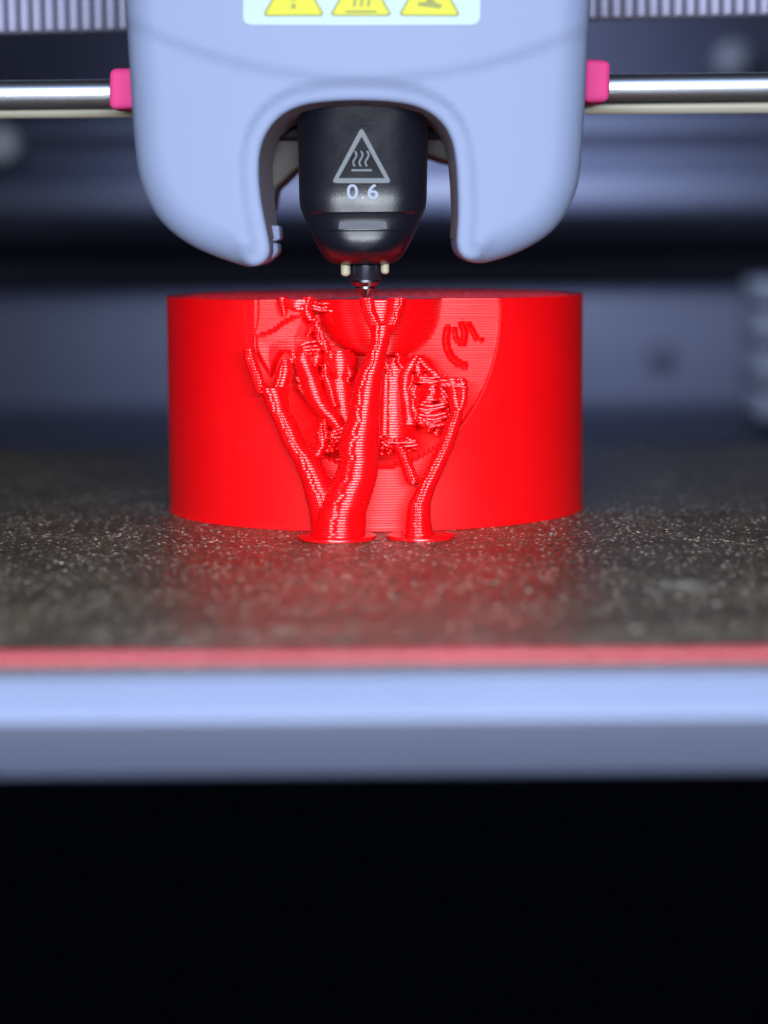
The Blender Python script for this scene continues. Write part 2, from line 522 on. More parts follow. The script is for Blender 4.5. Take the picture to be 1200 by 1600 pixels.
def disc(name, u, v, y, rpx, parent):
    c = W(u, v, y); r = rpx * mmpx(y, v)
    n = 72
    V = []
    for rr, z in ((r, 0.0), (r + 0.03, 0.15), (r, 0.33), (r - 0.06, 0.38)):
        for i in range(n):
            t = 2 * math.pi * i / n
            q = rr * (1 + 0.006 * math.sin(5 * t + u) + rng.normal(0, 0.002))
            V.append((c[0] + q * math.cos(t), y + q * math.sin(t), z + 0.005))
    F = []
    for j in range(3):
        for i in range(n):
            F.append((j * n + i, j * n + (i + 1) % n, (j + 1) * n + (i + 1) % n, (j + 1) * n + i))
    F.append(tuple(3 * n + i for i in range(n)))
    o = mesh_from(name, V, F, RED, parent)
    o.data.set_sharp_from_angle(angle=math.radians(40))
    return o

def beads(name, pts, parent):
    bm = bmesh.new()
    for u, v, rp, y in pts:
        p = W(u, v, y); r = rp * mmpx(y, v)
        mt = Matrix.Translation(Vector(p)) @ Matrix.Diagonal((rng.uniform(0.9, 1.5), 1.0, rng.uniform(0.6, 0.95), 1.0))
        bmesh.ops.create_icosphere(bm, subdivisions=2, radius=r, matrix=mt)
    return tag(bm_obj(name, bm, RED, parent, smooth=True), kind='stuff')

# --- left tree support
YB = -30.3
supA = bpy.data.objects.new('tree_support', None); col.objects.link(supA); supA.parent = model
supA['label'] = 'thick red tree support with forked top and left branches'
supA.location = (0, 0, 0)
disc('base_disc', 527, 842, YB, 61, supA)
SF = -2.08
layered('trunk', [(843, 530, 46), (838, 530, 42), (800, 533, 40), (770, 545, 38), (745, 556, 34), (720, 561, 30.5), (690, 560, 32), (670, 564, 29),
                  (650, 568, 25), (620, 572, 23), (590, 576.5, 21.5), (555, 588, 16.5), (535, 593, 15.5), (518, 597, 17.5), (508, 598, 19)],
        YB, -27.4, supA, segs=72, seam=SF)
layered('branch', [(520, 592, 13), (500, 582, 12), (485, 576, 11.5), (465, 572, 11.5)], -27.3, -26.6, supA, seam=-1.5, segs=30)
layered('branch', [(520, 604, 13), (500, 613, 13), (485, 617, 14), (463, 622, 15.5)], -27.3, -26.6, supA, seam=-1.4, segs=30)
layered('branch', [(843, 521, 37), (825, 519, 34), (800, 512, 29), (770, 502, 27), (750, 494, 24), (720, 480, 22), (690, 458, 18), (660, 446, 18), (640, 435, 17), (620, 430, 20), (606, 425, 22)],
        -30.0, -26.0, supA, segs=60, seam=-1.9)
layered('branch', [(614, 412, 13), (595, 403, 10.5), (575, 396, 10), (560, 389.5, 9), (546, 388, 8)], -26.2, -23.5, supA, seam=-1.5)
layered('branch', [(616, 438, 14), (600, 440, 13.5), (580, 446, 13.5), (562, 446, 7)], -26.0, -23.5, supA, seam=-2.1)
layered('branch', [(722, 484, 9), (708, 496, 10), (696, 502, 8), (685, 503.5, 8), (662, 503, 7.5)], -27.5, -25.5, supA, segs=20, wob=0.12, jit=0.05)
bp_ = []
for i in range(46):
    t = i / 45
    u = 492 + 42 * t + rng.normal(0, 5); v = 712 - 24 * t + rng.normal(0, 6)
    bp_.append((u, v, rng.uniform(2.2, 4.6), -26.0 + rng.normal(0, 0.6)))
for i in range(14):
    bp_.append((500 + (i % 2) * 8 + rng.normal(0, 1), 688 - (i // 2) * 4.2, 3.6, -26.6))
bp_ += [(534, 719, 3, -29), (530, 718, 2.2, -28.5), (526, 718, 1.8, -28), (517, 746, 3.2, -29.5)]
beads('bead_cluster', bp_, supA)

# --- right tree support
supB = bpy.data.objects.new('tree_support', None); col.objects.link(supB); supB.parent = model
supB['label'] = 'slim red tree support with looped top leaning right'
disc('base_disc', 658, 841, YB, 53, supB)
layered('trunk', [(843, 658, 34), (838, 657, 27), (828, 654, 22), (812, 653, 20), (785, 655, 18.5), (760, 666, 15), (740, 676, 14.5), (700, 695, 13), (660, 709, 12), (640, 715, 9.5)],
        YB, -26.2, supB, segs=60, seam=-1.95)
layered('branch', [(645, 715, 10), (630, 712, 11), (612, 711, 12), (600, 708, 14), (590, 705, 15)], -26.2, -25.8, supB, segs=26, wob=0.05, jit=0.03)
layered('branch', [(640, 718, 8), (625, 723, 8), (605, 724, 8), (591, 721, 8)], -26.6, -26.2, supB, segs=20, wob=0.04, jit=0.04)
layered('branch', [(755, 647, 9), (751, 645, 12), (743, 641.5, 11.5), (720, 633, 10), (703, 626, 9), (696, 622, 8.5)], -28.6, -26.8, supB, segs=26, seam=-1.5)
bp_ = [(590 + rng.uniform(0, 58), 694 + rng.normal(0, 5), rng.uniform(2.5, 5), -24.5 + rng.normal(0, 0.7)) for _ in range(44)]
bp_ += [(596, 709, 5, -26), (607, 708, 4, -26), (645, 755, 3.2, -29), (641, 748, 2.5, -29)]
beads('bead_cluster', bp_, supB)

# --- figure in the recess
layered('bowl', [(466, 592, 99), (480, 592, 98), (500, 593, 94), (515, 594, 88), (527, 595, 80), (537, 596, 70), (546, 597, 56), (552, 598, 41), (557, 598, 20)],
        -17.6, -18.6, model, segs=110, ry=1.0, wob=0.0, jit=0.02)['label'] = 'rounded red bowl shape at top of recess'
layered('robe', [(686, 612, 39), (660, 612, 38), (620, 611, 37), (590, 612, 35), (566, 616, 30), (556, 618, 20)], -20.5, -19.8, model, segs=60, ry=1.25, flat=0.6, jit=0.02)
layered('hood', [(602, 692, 5), (592, 686, 8), (578, 672, 13), (568, 662, 17), (560, 656, 16), (554, 652, 9)], -22.0, -21.4, model, segs=36, wob=0.07, jit=0.03)
layered('chest', [(596, 531, 8), (584, 531, 19), (572, 532, 26), (560, 532, 28), (552, 530, 24), (545, 530, 12)], -21.4, -21.4, model, segs=44, wob=0.02)
layered('robe_fold', [(680, 600, 17), (640, 601, 16), (600, 602, 14), (572, 604, 9)], -23.0, -22.3, model, segs=30, ry=0.9)
layered('robe_fold', [(662, 640, 12), (640, 637, 11), (610, 634, 12), (585, 633, 11), (565, 645, 9), (555, 652, 6)], -23.6, -22.6, model, segs=30, ry=0.9, wob=0.06)
layered('ruffle', [(673, 668, 8), (662, 672, 17), (650, 674, 21), (640, 672, 22), (632, 668, 17)], -22.4, -22.0, model, segs=44, wob=0.12, jit=0.2)
layered('ruffle', [(634, 664, 10), (622, 668, 19), (612, 672, 24), (600, 674, 23), (592, 668, 18), (585, 662, 9)], -23.0, -22.4, model, segs=44, wob=0.22, jit=0.14)
layered('ruffle', [(640, 690, 5), (625, 694, 9), (612, 692, 10), (602, 690, 7)], -23.4, -23.0, model, segs=24, wob=0.25, jit=0.12)
layered('ruffle', [(668, 700, 5), (655, 704, 8), (640, 700, 9), (628, 696, 6)], -22.4, -22.0, model, segs=20, wob=0.18, jit=0.10)
layered('ruffle', [(650, 650, 7), (636, 648, 10), (615, 647, 9), (600, 650, 7)], -24.0, -23.4, model, segs=24, wob=0.2, jit=0.10)
layered('limb', [(674, 531, 8), (664, 527, 13), (652, 519, 17), (640, 508, 18), (622, 495, 19), (606, 489, 17), (590, 485, 18), (575, 479, 18), (560, 474, 16), (548, 476, 12)],
        -23.0, -21.0, model, segs=36, wob=0.03)
layered('torso', [(668, 545, 16), (650, 540, 22), (620, 534, 28), (590, 531, 29), (572, 530, 28), (558, 528, 20), (550, 530, 10)], -20.6, -20.4, model, segs=60, ry=0.8)
layered('limb', [(636, 525, 6), (610, 516, 7), (590, 510, 7), (570, 508, 6)], -23.2, -22.6, model, segs=24, wob=0.08)
layered('collar', [(552, 512, 6), (540, 508, 9), (525, 501, 9), (512, 496, 8), (500, 494, 7)], -22.4, -21.8, model, segs=24, wob=0.14, jit=0.05)
layered('crest', [(492, 444, 4), (486, 444, 8), (478, 442, 9), (470, 440, 9), (466, 440, 6)], -20.8, -20.8, model, segs=24, wob=0.16, jit=0.05)
layered('crest', [(486, 474, 8), (480, 466, 18), (474, 468, 22), (467, 470, 24)], -20.6, -20.6, model, segs=30, wob=0.12, jit=0.05, ry=0.5)
layered('crest', [(502, 487, 5), (494, 484, 9), (484, 482, 10), (472, 482, 9), (466, 482, 8)], -20.8, -20.8, model, segs=24, wob=0.15, jit=0.05)
layered('shoulder', [(584, 489, 5), (570, 492, 9), (556, 496, 12), (546, 494, 10)], -21.6, -21.0, model, segs=24, wob=0.1, jit=0.04)

for (u, v, hw, y) in [(470, 600, 7, -21.5), (508, 660, 9, -22.5), (520, 690, 8, -23.0), (545, 690, 9, -23.0), (512, 560, 8, -22.6), (504, 585, 6, -22.8), (545, 585, 7, -23.0),
                      (556, 650, 8, -22.5), (606, 575, 7, -23.4), (628, 566, 8, -23.2), (655, 580, 7, -23.6), (690, 600, 6, -23.5), (685, 668, 7, -22.2), (700, 648, 6, -22.6),
                      (645, 690, 6, -22.4), (625, 690, 7, -23.2), (600, 690, 8, -23.2), (458, 560, 7, -21.8), (500, 532, 6, -22.6), (484, 512, 6, -21.6), (650, 652, 7, -23.8), (640, 600, 6, -23.8)]:
    hgt = rng.uniform(8, 17)
    lean = rng.normal(0, 5)
    layered('lump', [(v + hgt, u - lean, hw * 0.5), (v + hgt * 0.4, u, hw * 1.05), (v - hgt * 0.3, u + lean * 0.5, hw), (v - hgt, u + lean, hw * 0.45)], y + 0.5, y, model, segs=22, wob=0.2, jit=0.09)

# sagging filament where the overhangs were printed in the air
def filaments(name, lines, parent):
    V = []; F = []
    n = 7
    for line, y, rad in lines:
        P = np.array([W(u, v, y + rng.normal(0, 0.05)) for u, v in line])
        b0 = len(V)
        for i, p in enumerate(P):
            t = P[min(i + 1, len(P) - 1)] - P[max(i - 1, 0)]; t /= np.linalg.norm(t) + 1e-9
            e1 = np.cross(t, [0, 1.0, 0]); e1 /= np.linalg.norm(e1) + 1e-9; e2 = np.cross(t, e1)
            q = rad * (1 + rng.normal(0, 0.08))
            for k in range(n):
                a = 2 * math.pi * k / n
                V.append(p + e1 * q * math.cos(a) + e2 * q * math.sin(a))
        for i in range(len(P) - 1):
            for k in range(n):
                F.append((b0 + i * n + k, b0 + i * n + (k + 1) % n, b0 + (i + 1) * n + (k + 1) % n, b0 + (i + 1) * n + k))
        F.append(tuple(b0 + k for k in range(n))[::-1]); F.append(tuple(b0 + (len(P) - 1) * n + k for k in range(n)))
    return tag(mesh_from(name, V, F, RED, parent), kind='stuff')
def sag(u0, v0, u1, v1, d, n=11):
    return [(u0 + (u1 - u0) * t, v0 + (v1 - v0) * t + 4 * d * t * (1 - t) + rng.normal(0, 0.5)) for t in np.linspace(0, 1, n)]
L_ = []
for i in range(7):
    v = 632 + i * 4.6
    L_.append((sag(652 + rng.normal(0, 3), v + rng.normal(0, 2), 699 - i * 0.7 + rng.normal(0, 4), v - 3 + rng.normal(0, 3), rng.uniform(2, 8)), -24.2 + rng.normal(0, 0.35) + i * 0.05, 0.22))
for i in range(3):
    v = 588 + i * 4.0
    L_.append((sag(651 + rng.normal(0, 3), v, 694 + rng.normal(0, 5), v + rng.normal(0, 4), rng.uniform(-3, 4)), -24.3 + rng.normal(0, 0.3), 0.18))
for i in range(5):
    L_.append((sag(660 + 5 * i, 652 + 3 * i, 676 + 5 * i, 668 - 2 * i, 3), -25.2, 0.2))
for i in range(8):
    L_.append((sag(688 + rng.normal(0, 2), 593 + i * 1.5, 728 + rng.normal(0, 2), 592 + i * 2.0, rng.uniform(-2, 3)), -26.4 + rng.normal(0, 0.3), 0.18))
for i in range(5):
    L_.append((sag(466 + rng.normal(0, 6), 540 + i * 4.0, 500 + rng.normal(0, 8), 534 + i * 6, rng.uniform(-3, 4)), -22.0 + rng.normal(0, 0.3), 0.2))
for i in range(3):
    L_.append((sag(486 + rng.normal(0, 4), 472 + i * 5, 520 + rng.normal(0, 6), 474 + i * 6, rng.uniform(-1, 2.5)), -23.0, 0.2))
for i in range(7):
    L_.append((sag(520 + rng.normal(0, 4), 672 + i * 3, 545, 664 + i * 3 + rng.normal(0, 3), rng.uniform(-2, 4)), -24.5 + rng.normal(0, 0.5), 0.2))
for i in range(9):
    L_.append((sag(592 + rng.normal(0, 3), 686 + i * 1.1, 650 + rng.normal(0, 4), 687 + i * 1.0, rng.uniform(0, 4)), -24.2 + rng.normal(0, 0.5), 0.18))
filaments('sagging_filament', L_, model)

# ------------------------------------------------------------------ toolhead
YH = -40.0
tool = empty('toolhead', W(570, 300, YH), 'pale blue-grey toolhead shell with arched opening and warning sticker', 'toolhead')

def smooth_poly(pts, it=2):
    P = np.asarray(pts, float)
    for _ in range(it):
        Q = np.roll(P, -1, axis=0)
        P = np.stack([0.75 * P + 0.25 * Q, 0.25 * P + 0.75 * Q], 1).reshape(-1, 2)
    return P

def resample(P, step):
    P = np.vstack([P, P[:1]])
    d = np.hypot(*np.diff(P, axis=0).T)
    s = np.concatenate([[0], np.cumsum(d)])
    n = int(s[-1] / step)
    t = np.linspace(0, s[-1], n, endpoint=False)
    return np.stack([np.interp(t, s, P[:, 0]), np.interp(t, s, P[:, 1])], 1)

outer_px = [(180, -230), (188, -80), (193, 0), (197, 80), (202, 150), (206, 215), (212, 268), (222, 302), (238, 333), (260, 358), (288, 379), (322, 396),
            (356, 408), (384, 417), (403, 416), (417, 408), (424, 394)]
inner_px = [(421, 372), (413, 335), (407, 300), (405, 262), (408, 230), (420, 203), (441, 180), (470, 166), (510, 160), (567, 158), (622, 161), (660, 170),
            (689, 190), (704, 215), (711, 245), (714, 290), (715, 340), (712, 372)]
right_px = [(714, 392), (724, 404), (744, 413), (772, 408), (802, 398), (832, 384), (860, 366), (881, 343), (898, 312), (908, 278), (913, 215), (917, 150),
            (920, 80), (924, 0), (928, -80), (936, -230)]
outl = outer_px + inner_px + right_px
outl = np.array([pxz(u, v, YH + 3.0) for u, v in outl])
ninner0, ninner1 = len(outer_px) - 3, len(outer_px) + len(inner_px) + 2
inner_line = outl[ninner0:ninner1]
P2 = resample(smooth_poly(outl, 2), 0.4)
ARC_C = np.array(pxz(568, 90 - 800, YH)); ARC_R = 800 * mmpx(YH, 90)

def shell_depth(x, z):
    d = seg_dist(x, z, P2)
    di = seg_dist(x, z, inner_line, closed=False)
    wd = np.where(di < d + 0.4, 1.9, 3.2)
    blend = np.clip((di - d) / 1.5, 0, 1)
    wd = 1.9 + blend * 1.6
    q = np.clip(1 - d / wd, 0, 1)
    y_out = wd * (1 - np.sqrt(np.clip(1 - q ** 2, 0, 1)))
    q2 = np.clip(1 - d / 0.5, 0, 1)
    st = np.clip((d - 1.35) / 0.7, 0, 1); st = st * st * (3 - 2 * st)
    y_in = 0.5 * (1 - np.sqrt(np.clip(1 - q2 ** 2, 0, 1))) + 0.6 * (1 - st) + 0.10 * np.clip(1.35 - d, 0, 1.35)
    y = y_in * (1 - blend) + y_out * blend
    y += 0.0028 * x ** 2                       # the front is gently bowed
    ra = np.hypot(x - ARC_C[0], z - ARC_C[1])
    s = np.clip((ARC_R - ra) / 1.6 + 0.5, 0, 1)
    y -= 0.42 * s * s * (3 - 2 * s)                  # upper panel stands proud above the curved crease
    y -= np.clip((ARC_R - ra), 0, 30) * 0.0
    return YH + y

def build_shell():
    # interior points
    xmin, zmin = P2.min(0); xmax, zmax = P2.max(0)
    gx, gz = np.meshgrid(np.arange(xmin, xmax, 0.55), np.arange(zmin, zmax, 0.55))
    gx = gx.ravel() + rng.uniform(-.03, .03, gx.size); gz = gz.ravel() + rng.uniform(-.03, .03, gz.size)
    ok = in_poly(gx, gz, P2)
    gx, gz = gx[ok], gz[ok]
    d = seg_dist(gx, gz, P2)
    ok = d > 0.9
    gx, gz = gx[ok], gz[ok]
    # offset loops for the rounded edge
    T = np.roll(P2, -1, axis=0) - np.roll(P2, 1, axis=0)
    T /= np.linalg.norm(T, axis=1)[:, None]
    N = np.stack([-T[:, 1], T[:, 0]], 1)
    test = P2 + N * 0.05
    if in_poly(test[:, 0], test[:, 1], P2).mean() < 0.5: N = -N
    loops = []
    for off in (0.06, 0.2, 0.42, 0.7):
        L = P2 + N * off
        dd = seg_dist(L[:, 0], L[:, 1], P2)
        loops.append(L[dd > off * 0.93])
    L = np.concatenate(loops)
    pts = np.concatenate([P2, L, np.stack([gx, gz], 1)])
    n = len(P2)
    edges = [(i, (i + 1) % n) for i in range(n)]
    vo, eo, fo, _, _, _ = delaunay_2d_cdt([Vector(p) for p in pts], edges, [list(range(n))], 1, 1e-5)
    vo = np.array([(v.x, v.y) for v in vo])
    y = shell_depth(vo[:, 0], vo[:, 1])
    V = [(a, b, c) for a, b, c in zip(vo[:, 0], y, vo[:, 1])]
    F = [tuple(f) for f in fo]
    # outline verts found again by nearest position
    idx = []
    for p in P2:
        idx.append(int(np.argmin((vo[:, 0] - p[0]) ** 2 + (vo[:, 1] - p[1]) ** 2)))
    base = len(V)
    depths = [0.6, 8.0, 18.0]
    ring = idx
    for dp in depths:
        s = len(V)
        for i in idx:
            V.append((vo[i, 0], V[i][1] + dp if dp < 1 else YH + dp + 2.5, vo[i, 1]))
        for i in range(n):
            F.append((ring[i], s + i, s + (i + 1) % n, ring[(i + 1) % n]))
        ring = [s + i for i in range(n)]
    F.append(tuple(ring))
    bm = bmesh.new()
    bv = [bm.verts.new(v) for v in V]
    for f in F:
        try: bm.faces.new([bv[i] for i in f])
        except Exception: pass
    o = bm_obj('shell', bm, SHELL, tool, smooth=True)
    o.data.set_sharp_from_angle(angle=math.radians(60))
    return o
shell = build_shell()

# sticker with three warning triangles
def panel_y(x, z):
    return float(shell_depth(np.array([x]), np.array([z]))[0])

def plate_on_shell(name, poly_px, lift, mt, parent, thick=0.05):
    """flat printed shape that follows the shell front"""
    pts = np.array([pxz(u, v, YH) for u, v in poly_px])
    n = len(pts)
    x0, z0 = pts.min(0); x1, z1 = pts.max(0)
    gx, gz = np.meshgrid(np.arange(x0, x1, 0.8), np.arange(z0, z1, 0.8))
    gx, gz = gx.ravel(), gz.ravel()
    ok = in_poly(gx, gz, pts); gx, gz = gx[ok], gz[ok]
    if len(gx):
        ok = seg_dist(gx, gz, pts) > 0.25; gx, gz = gx[ok], gz[ok]
    allp = np.concatenate([pts, np.stack([gx, gz], 1)])
    vo, eo, fo, _, _, _ = delaunay_2d_cdt([Vector(p) for p in allp], [(i, (i + 1) % n) for i in range(n)], [list(range(n))], 1, 1e-6)
    vo = np.array([(v.x, v.y) for v in vo])
    yy = shell_depth(vo[:, 0], vo[:, 1]) - lift
    bm = bmesh.new()
    bv = [bm.verts.new((a, b, c)) for a, b, c in zip(vo[:, 0], yy, vo[:, 1])]
    fs = [bm.faces.new([bv[i] for i in f]) for f in fo]
    ex = bmesh.ops.extrude_face_region(bm, geom=fs)
    for e in ex['geom']:
        if isinstance(e, bmesh.types.BMVert): e.co.y += thick
    return bm_obj(name, bm, mt, parent)

st_poly = [(380, 30), (384, 36), (392, 39), (470, 39.5), (565, 40), (660, 39.5), (738, 39), (746, 36), (750, 30), (751, -110), (660, -110), (565, -110), (470, -110), (379, -110)]
sticker = plate_on_shell('warning_sticker', st_poly, 0.10, STICKER, tool)
sticker['label'] = 'white sticker with three yellow warning triangles'
for i, cu in enumerate((459, 564, 671)):
    tri = plate_on_shell('warning_triangle', [(cu - 47, 22), (cu - 43, 26), (cu + 43, 26), (cu + 47, 22), (cu + 3, -57), (cu - 3, -57)], 0.17, OLIVE, sticker)
    plate_on_shell('yellow_field', [(cu - 43, 21), (cu - 40, 23.5), (cu + 40, 23.5), (cu + 43, 21), (cu + 2, -52), (cu - 2, -52)], 0.22, YELLOW, sticker)
    if i == 0:
        plate_on_shell('exclamation_dot', [(cu - 3.5, 14), (cu + 3.5, 14), (cu + 3.5, 7), (cu - 3.5, 7)], 0.27, OLIVE, sticker)
        plate_on_shell('exclamation_bar', [(cu - 2.5, 2), (cu + 2.5, 2), (cu + 4.5, -26), (cu - 4.5, -26)], 0.27, OLIVE, sticker)
    elif i == 1:
        plate_on_shell('heat_bar', [(cu - 24, 21), (cu + 24, 21), (cu + 24, 17.5), (cu - 24, 17.5)], 0.27, OLIVE, sticker)
        for du in (-11, 0, 11):
            plate_on_shell('heat_wave', [(cu + du - 2, 11), (cu + du + 2, 11), (cu + du + 4, 2), (cu + du + 1, -6), (cu + du + 3, -15), (cu + du - 1, -15), (cu + du - 3, -6), (cu + du, 2)], 0.27, OLIVE, sticker)
    else:
        plate_on_shell('hand_mark', [(cu - 18, 10), (cu + 16, 14), (cu + 20, 9), (cu + 6, 3), (cu + 12, -4), (cu - 4, -2), (cu - 6, 4), (cu - 18, 5)], 0.27, OLIVE, sticker)

# inner ceiling, mount and ducts behind the opening
YN = -24.0        # nozzle axis depth
def box_px(name, u0, u1, v0, v1, y0, y1, mt, parent, bevel=0.2):
    yr = y0
    a = W(u0, v1, yr); b = W(u1, v0, yr)
    bm = bmesh.new(); add_box(bm, a[0], b[0], y0, y1, a[2], b[2])
    return bm_obj(name, bm, mt, parent, bevel=bevel)
back_px = [(436, 372), (432, 340), (428, 300), (426, 262), (429, 236), (438, 214), (456, 198), (480, 189), (515, 185), (567, 183), (618, 185), (652, 189),
           (676, 200), (691, 219), (699, 245), (703, 290), (705, 340), (703, 372)]
V = []; F = []
NLN = 6
for t in np.linspace(0, 1, NLN):
    yy = -38.2 + (-21.0 + 38.2) * t
    for (ua, va), (ub, vb) in zip(inner_px, back_px):
        p = W(ua + (ub - ua) * t, va + (vb - va) * t, yy)
        V.append(p)
m_ = len(inner_px)
for t in range(NLN):
    yy = -38.2 + (-21.0 + 38.2) * t / (NLN - 1)
    for k_ in range(m_):
        p = V[t * m_ + k_]; c0 = W(567, 380, yy)
        d0 = np.array([p[0] - c0[0], 0, p[2] - c0[2]]); d0 /= np.linalg.norm(d0)
        V.append(p + d0 * 0.5)
off_ = NLN * m_
for t in range(NLN - 1):
    for k_ in range(m_ - 1):
        a = t * m_ + k_
        F.append((a, a + 1, a + m_ + 1, a + m_)); F.append((a + off_, a + off_ + m_, a + off_ + m_ + 1, a + off_ + 1))
for k_ in range(m_ - 1):
    a = (NLN - 1) * m_ + k_
    F.append((a, a + 1, a + 1 + off_, a + off_))
for k_ in (0, m_ - 1):
    for t in range(NLN - 1):
        a = t * m_ + k_
        F.append((a, a + m_, a + m_ + off_, a + off_))
ln = mesh_from('inner_liner', V, F, CEIL, tool)
ln.data.set_sharp_from_angle(angle=math.radians(50))
box_px('mount_plate', 431, 699, 150, 219, -15.5, -9.0, MOUNT, tool, 0.5)

def prism_px(name, poly, y0, y1, mt, parent, bevel=0.2):
    bm = bmesh.new()
    pts = [pxz(u, v, y0) for u, v in poly]
    a = [bm.verts.new((x, y0, z)) for x, z in pts]; b = [bm.verts.new((x, y1, z)) for x, z in pts]
    n = len(pts)
    bm.faces.new(a); bm.faces.new(b[::-1])
    for i in range(n): bm.faces.new((a[i], a[(i + 1) % n], b[(i + 1) % n], b[i]))
    return bm_obj(name, bm, mt, parent, bevel=bevel)
prism_px('fan_duct', [(415, 205), (478, 205), (478, 258), (462, 266), (446, 282), (432, 294), (426, 330), (420, 300)], -14.0, -2.0, DUCT, tool, 0.4)
prism_px('fan_duct', [(660, 205), (712, 205), (710, 255), (690, 250), (660, 240)], -14.0, -2.0, DUCT, tool, 0.4)
# clip on the inside of the left prong
prism_px('prong_clip', [(414, 352), (436, 352), (438, 374), (430, 377), (414, 378)], -30.0, -22.0, SHELL, tool, 0.25)
prism_px('prong_clip', [(412, 379), (434, 379), (435, 394), (428, 402), (412, 410)], -30.5, -22.0, SHELL, tool, 0.35)

HOT_ROWS = [  # v, half width px, front depth mm (towards camera), corner exponent
    (165, 101, 9.9, 5), (185, 101, 9.6, 5), (215, 100.5, 9.15, 5), (260, 99.7, 8.45, 5), (290, 99.2, 8.0, 5), (303, 99, 7.86, 4.9), (315, 98.4, 7.86, 4.7), (325, 97.0, 7.93, 4.4), (332.5, 94, 8.0, 4.2),
    (334.5, 93.3, 7.7, 4.2), (340, 91.0, 7.55, 4.0), (344, 89.2, 7.5, 4.0), (352, 86, 7.5, 3.8), (360, 82.5, 7.52, 3.6), (362, 81.7, 7.75, 3.5), (372, 77, 7.85, 3.4), (383, 71.5, 7.85, 3.2),
    (391, 67, 7.65, 3.0), (398, 62.5, 7.1, 2.8), (404, 58, 6.2, 2.6), (408, 53, 5.2, 2.5), (411, 47, 4.3, 2.4), (412.5, 40, 3.4, 2.3)]
def hot_y(v):
    return YN - float(np.interp(v, [q[0] for q in HOT_ROWS], [q[2] for q in HOT_ROWS]))
# hotend cover: rounded block that narrows towards the nozzle
def hotend():
    rows_px = HOT_ROWS
    n = 72
    th = np.linspace(0, 2 * math.pi, n, endpoint=False)
    rows = []
    for v, hw, dp, ex in rows_px:
        c = W(567.5, v, YN)
        a = hw * mmpx(YN, v)
        q = 2.0 / ex
        cx = np.sign(np.cos(th)) * np.abs(np.cos(th)) ** q * a
        cy = np.sign(np.sin(th)) * np.abs(np.sin(th)) ** q * dp
        # bowed front face
        rows.append(np.stack([c[0] + cx, YN + cy * (1 - 0.10 * (cx / a) ** 2), np.full(n, c[2])], 1))
    V = np.concatenate(rows); nr = len(rows)
    I = np.arange(n); J = (I + 1) % n
    F = np.concatenate([np.stack([(r + 1) * n + I, (r + 1) * n + J, r * n + J, r * n + I], 1) for r in range(nr - 1)]).tolist()
    F.append(list(range(n))[::-1]); F.append([(nr - 1) * n + i for i in range(n)])
    o = mesh_from('hotend_cover', V, F, BLACK, tool)
    o.data.set_sharp_from_angle(angle=math.radians(28))
    return o
hot = hotend()
hot['label'] = 'black tapered hotend cover marked 0.6 with heat warning triangle'

def flat_px(name, polys, y, mt, parent, thick=0.10):
    bm = bmesh.new()
    for poly in polys:
        pts = [W(u, v, hot_y(v) + y) for u, v in poly]
        a = [bm.verts.new(p) for p in pts]; b = [bm.verts.new((p[0], p[1] + thick, p[2])) for p in pts]
        n = len(pts)
        bm.faces.new(a); bm.faces.new(b[::-1])
        for i in range(n): bm.faces.new((a[i], a[(i + 1) % n], b[(i + 1) % n], b[i]))
    return bm_obj(name, bm, mt, parent)

def stroke(pts, wd):
    """polyline -> quads (list of polygons) of given width in px"""
    P = np.asarray(pts, float); out = []
    T = np.gradient(P, axis=0); T /= np.linalg.norm(T, axis=1)[:, None]
    N = np.stack([-T[:, 1], T[:, 0]], 1) * wd / 2
    L = P + N; Rr = P - N
    return [[tuple(p) for p in L] + [tuple(p) for p in Rr[::-1]]]

# triangle outline as a ring
def ring_px(name, outerp, innerp, y, mt, parent, thick=0.1):
    bm = bmesh.new()
    n = len(outerp)
    o3 = [bm.verts.new(W(u, v, hot_y(v) + y)) for u, v in outerp]
    i3 = [bm.verts.new(W(u, v, hot_y(v) + y)) for u, v in innerp]
    o4 = [bm.verts.new((v.co.x, v.co.y + thick, v.co.z)) for v in o3]
    i4 = [bm.verts.new((v.co.x, v.co.y + thick, v.co.z)) for v in i3]
    for i in range(n):
        j = (i + 1) % n
        bm.faces.new((o3[i], o3[j], i3[j], i3[i])); bm.faces.new((o3[i], o4[i], o4[j], o3[j])); bm.faces.new((i3[i], i3[j], i4[j], i4[i]))
    return bm_obj(name, bm, mt, parent)
def round_tri(cu, top, bot, hw, r):
    pts = [(cu, top), (cu + hw, bot), (cu - hw, bot)]
    out = []
    c0 = np.mean(pts, axis=0)
    for k in range(3):
        p = np.array(pts[k], float); a = np.array(pts[k - 1], float); b = np.array(pts[(k + 1) % 3], float)
        da = (a - p) / np.linalg.norm(a - p); db = (b - p) / np.linalg.norm(b - p)
        s = p + da * r; e = p + db * r
        for t in np.linspace(0, 1, 6):
            out.append(tuple((1 - t) ** 2 * s + 2 * t * (1 - t) * p + t * t * e))
    return out
ring_px('warning_triangle', round_tri(565, 198, 286, 47, 8), round_tri(565, 213, 278.5, 36, 2), -0.05, PRINTGREY, hot, 0.12)
for du in (-9.5, 0, 9.5):
    pts = [(564 + du + 2.6 * math.sin(t * 6.3), 236 + 24 * t) for t in np.linspace(0, 1, 12)]
    flat_px('heat_wave', stroke(pts, 2.6), -0.05, PRINTGREY, hot)
flat_px('heat_bar', [[(549, 264.5), (581, 264.5), (581, 267.5), (549, 267.5)]], -0.05, PRINTGREY, hot)

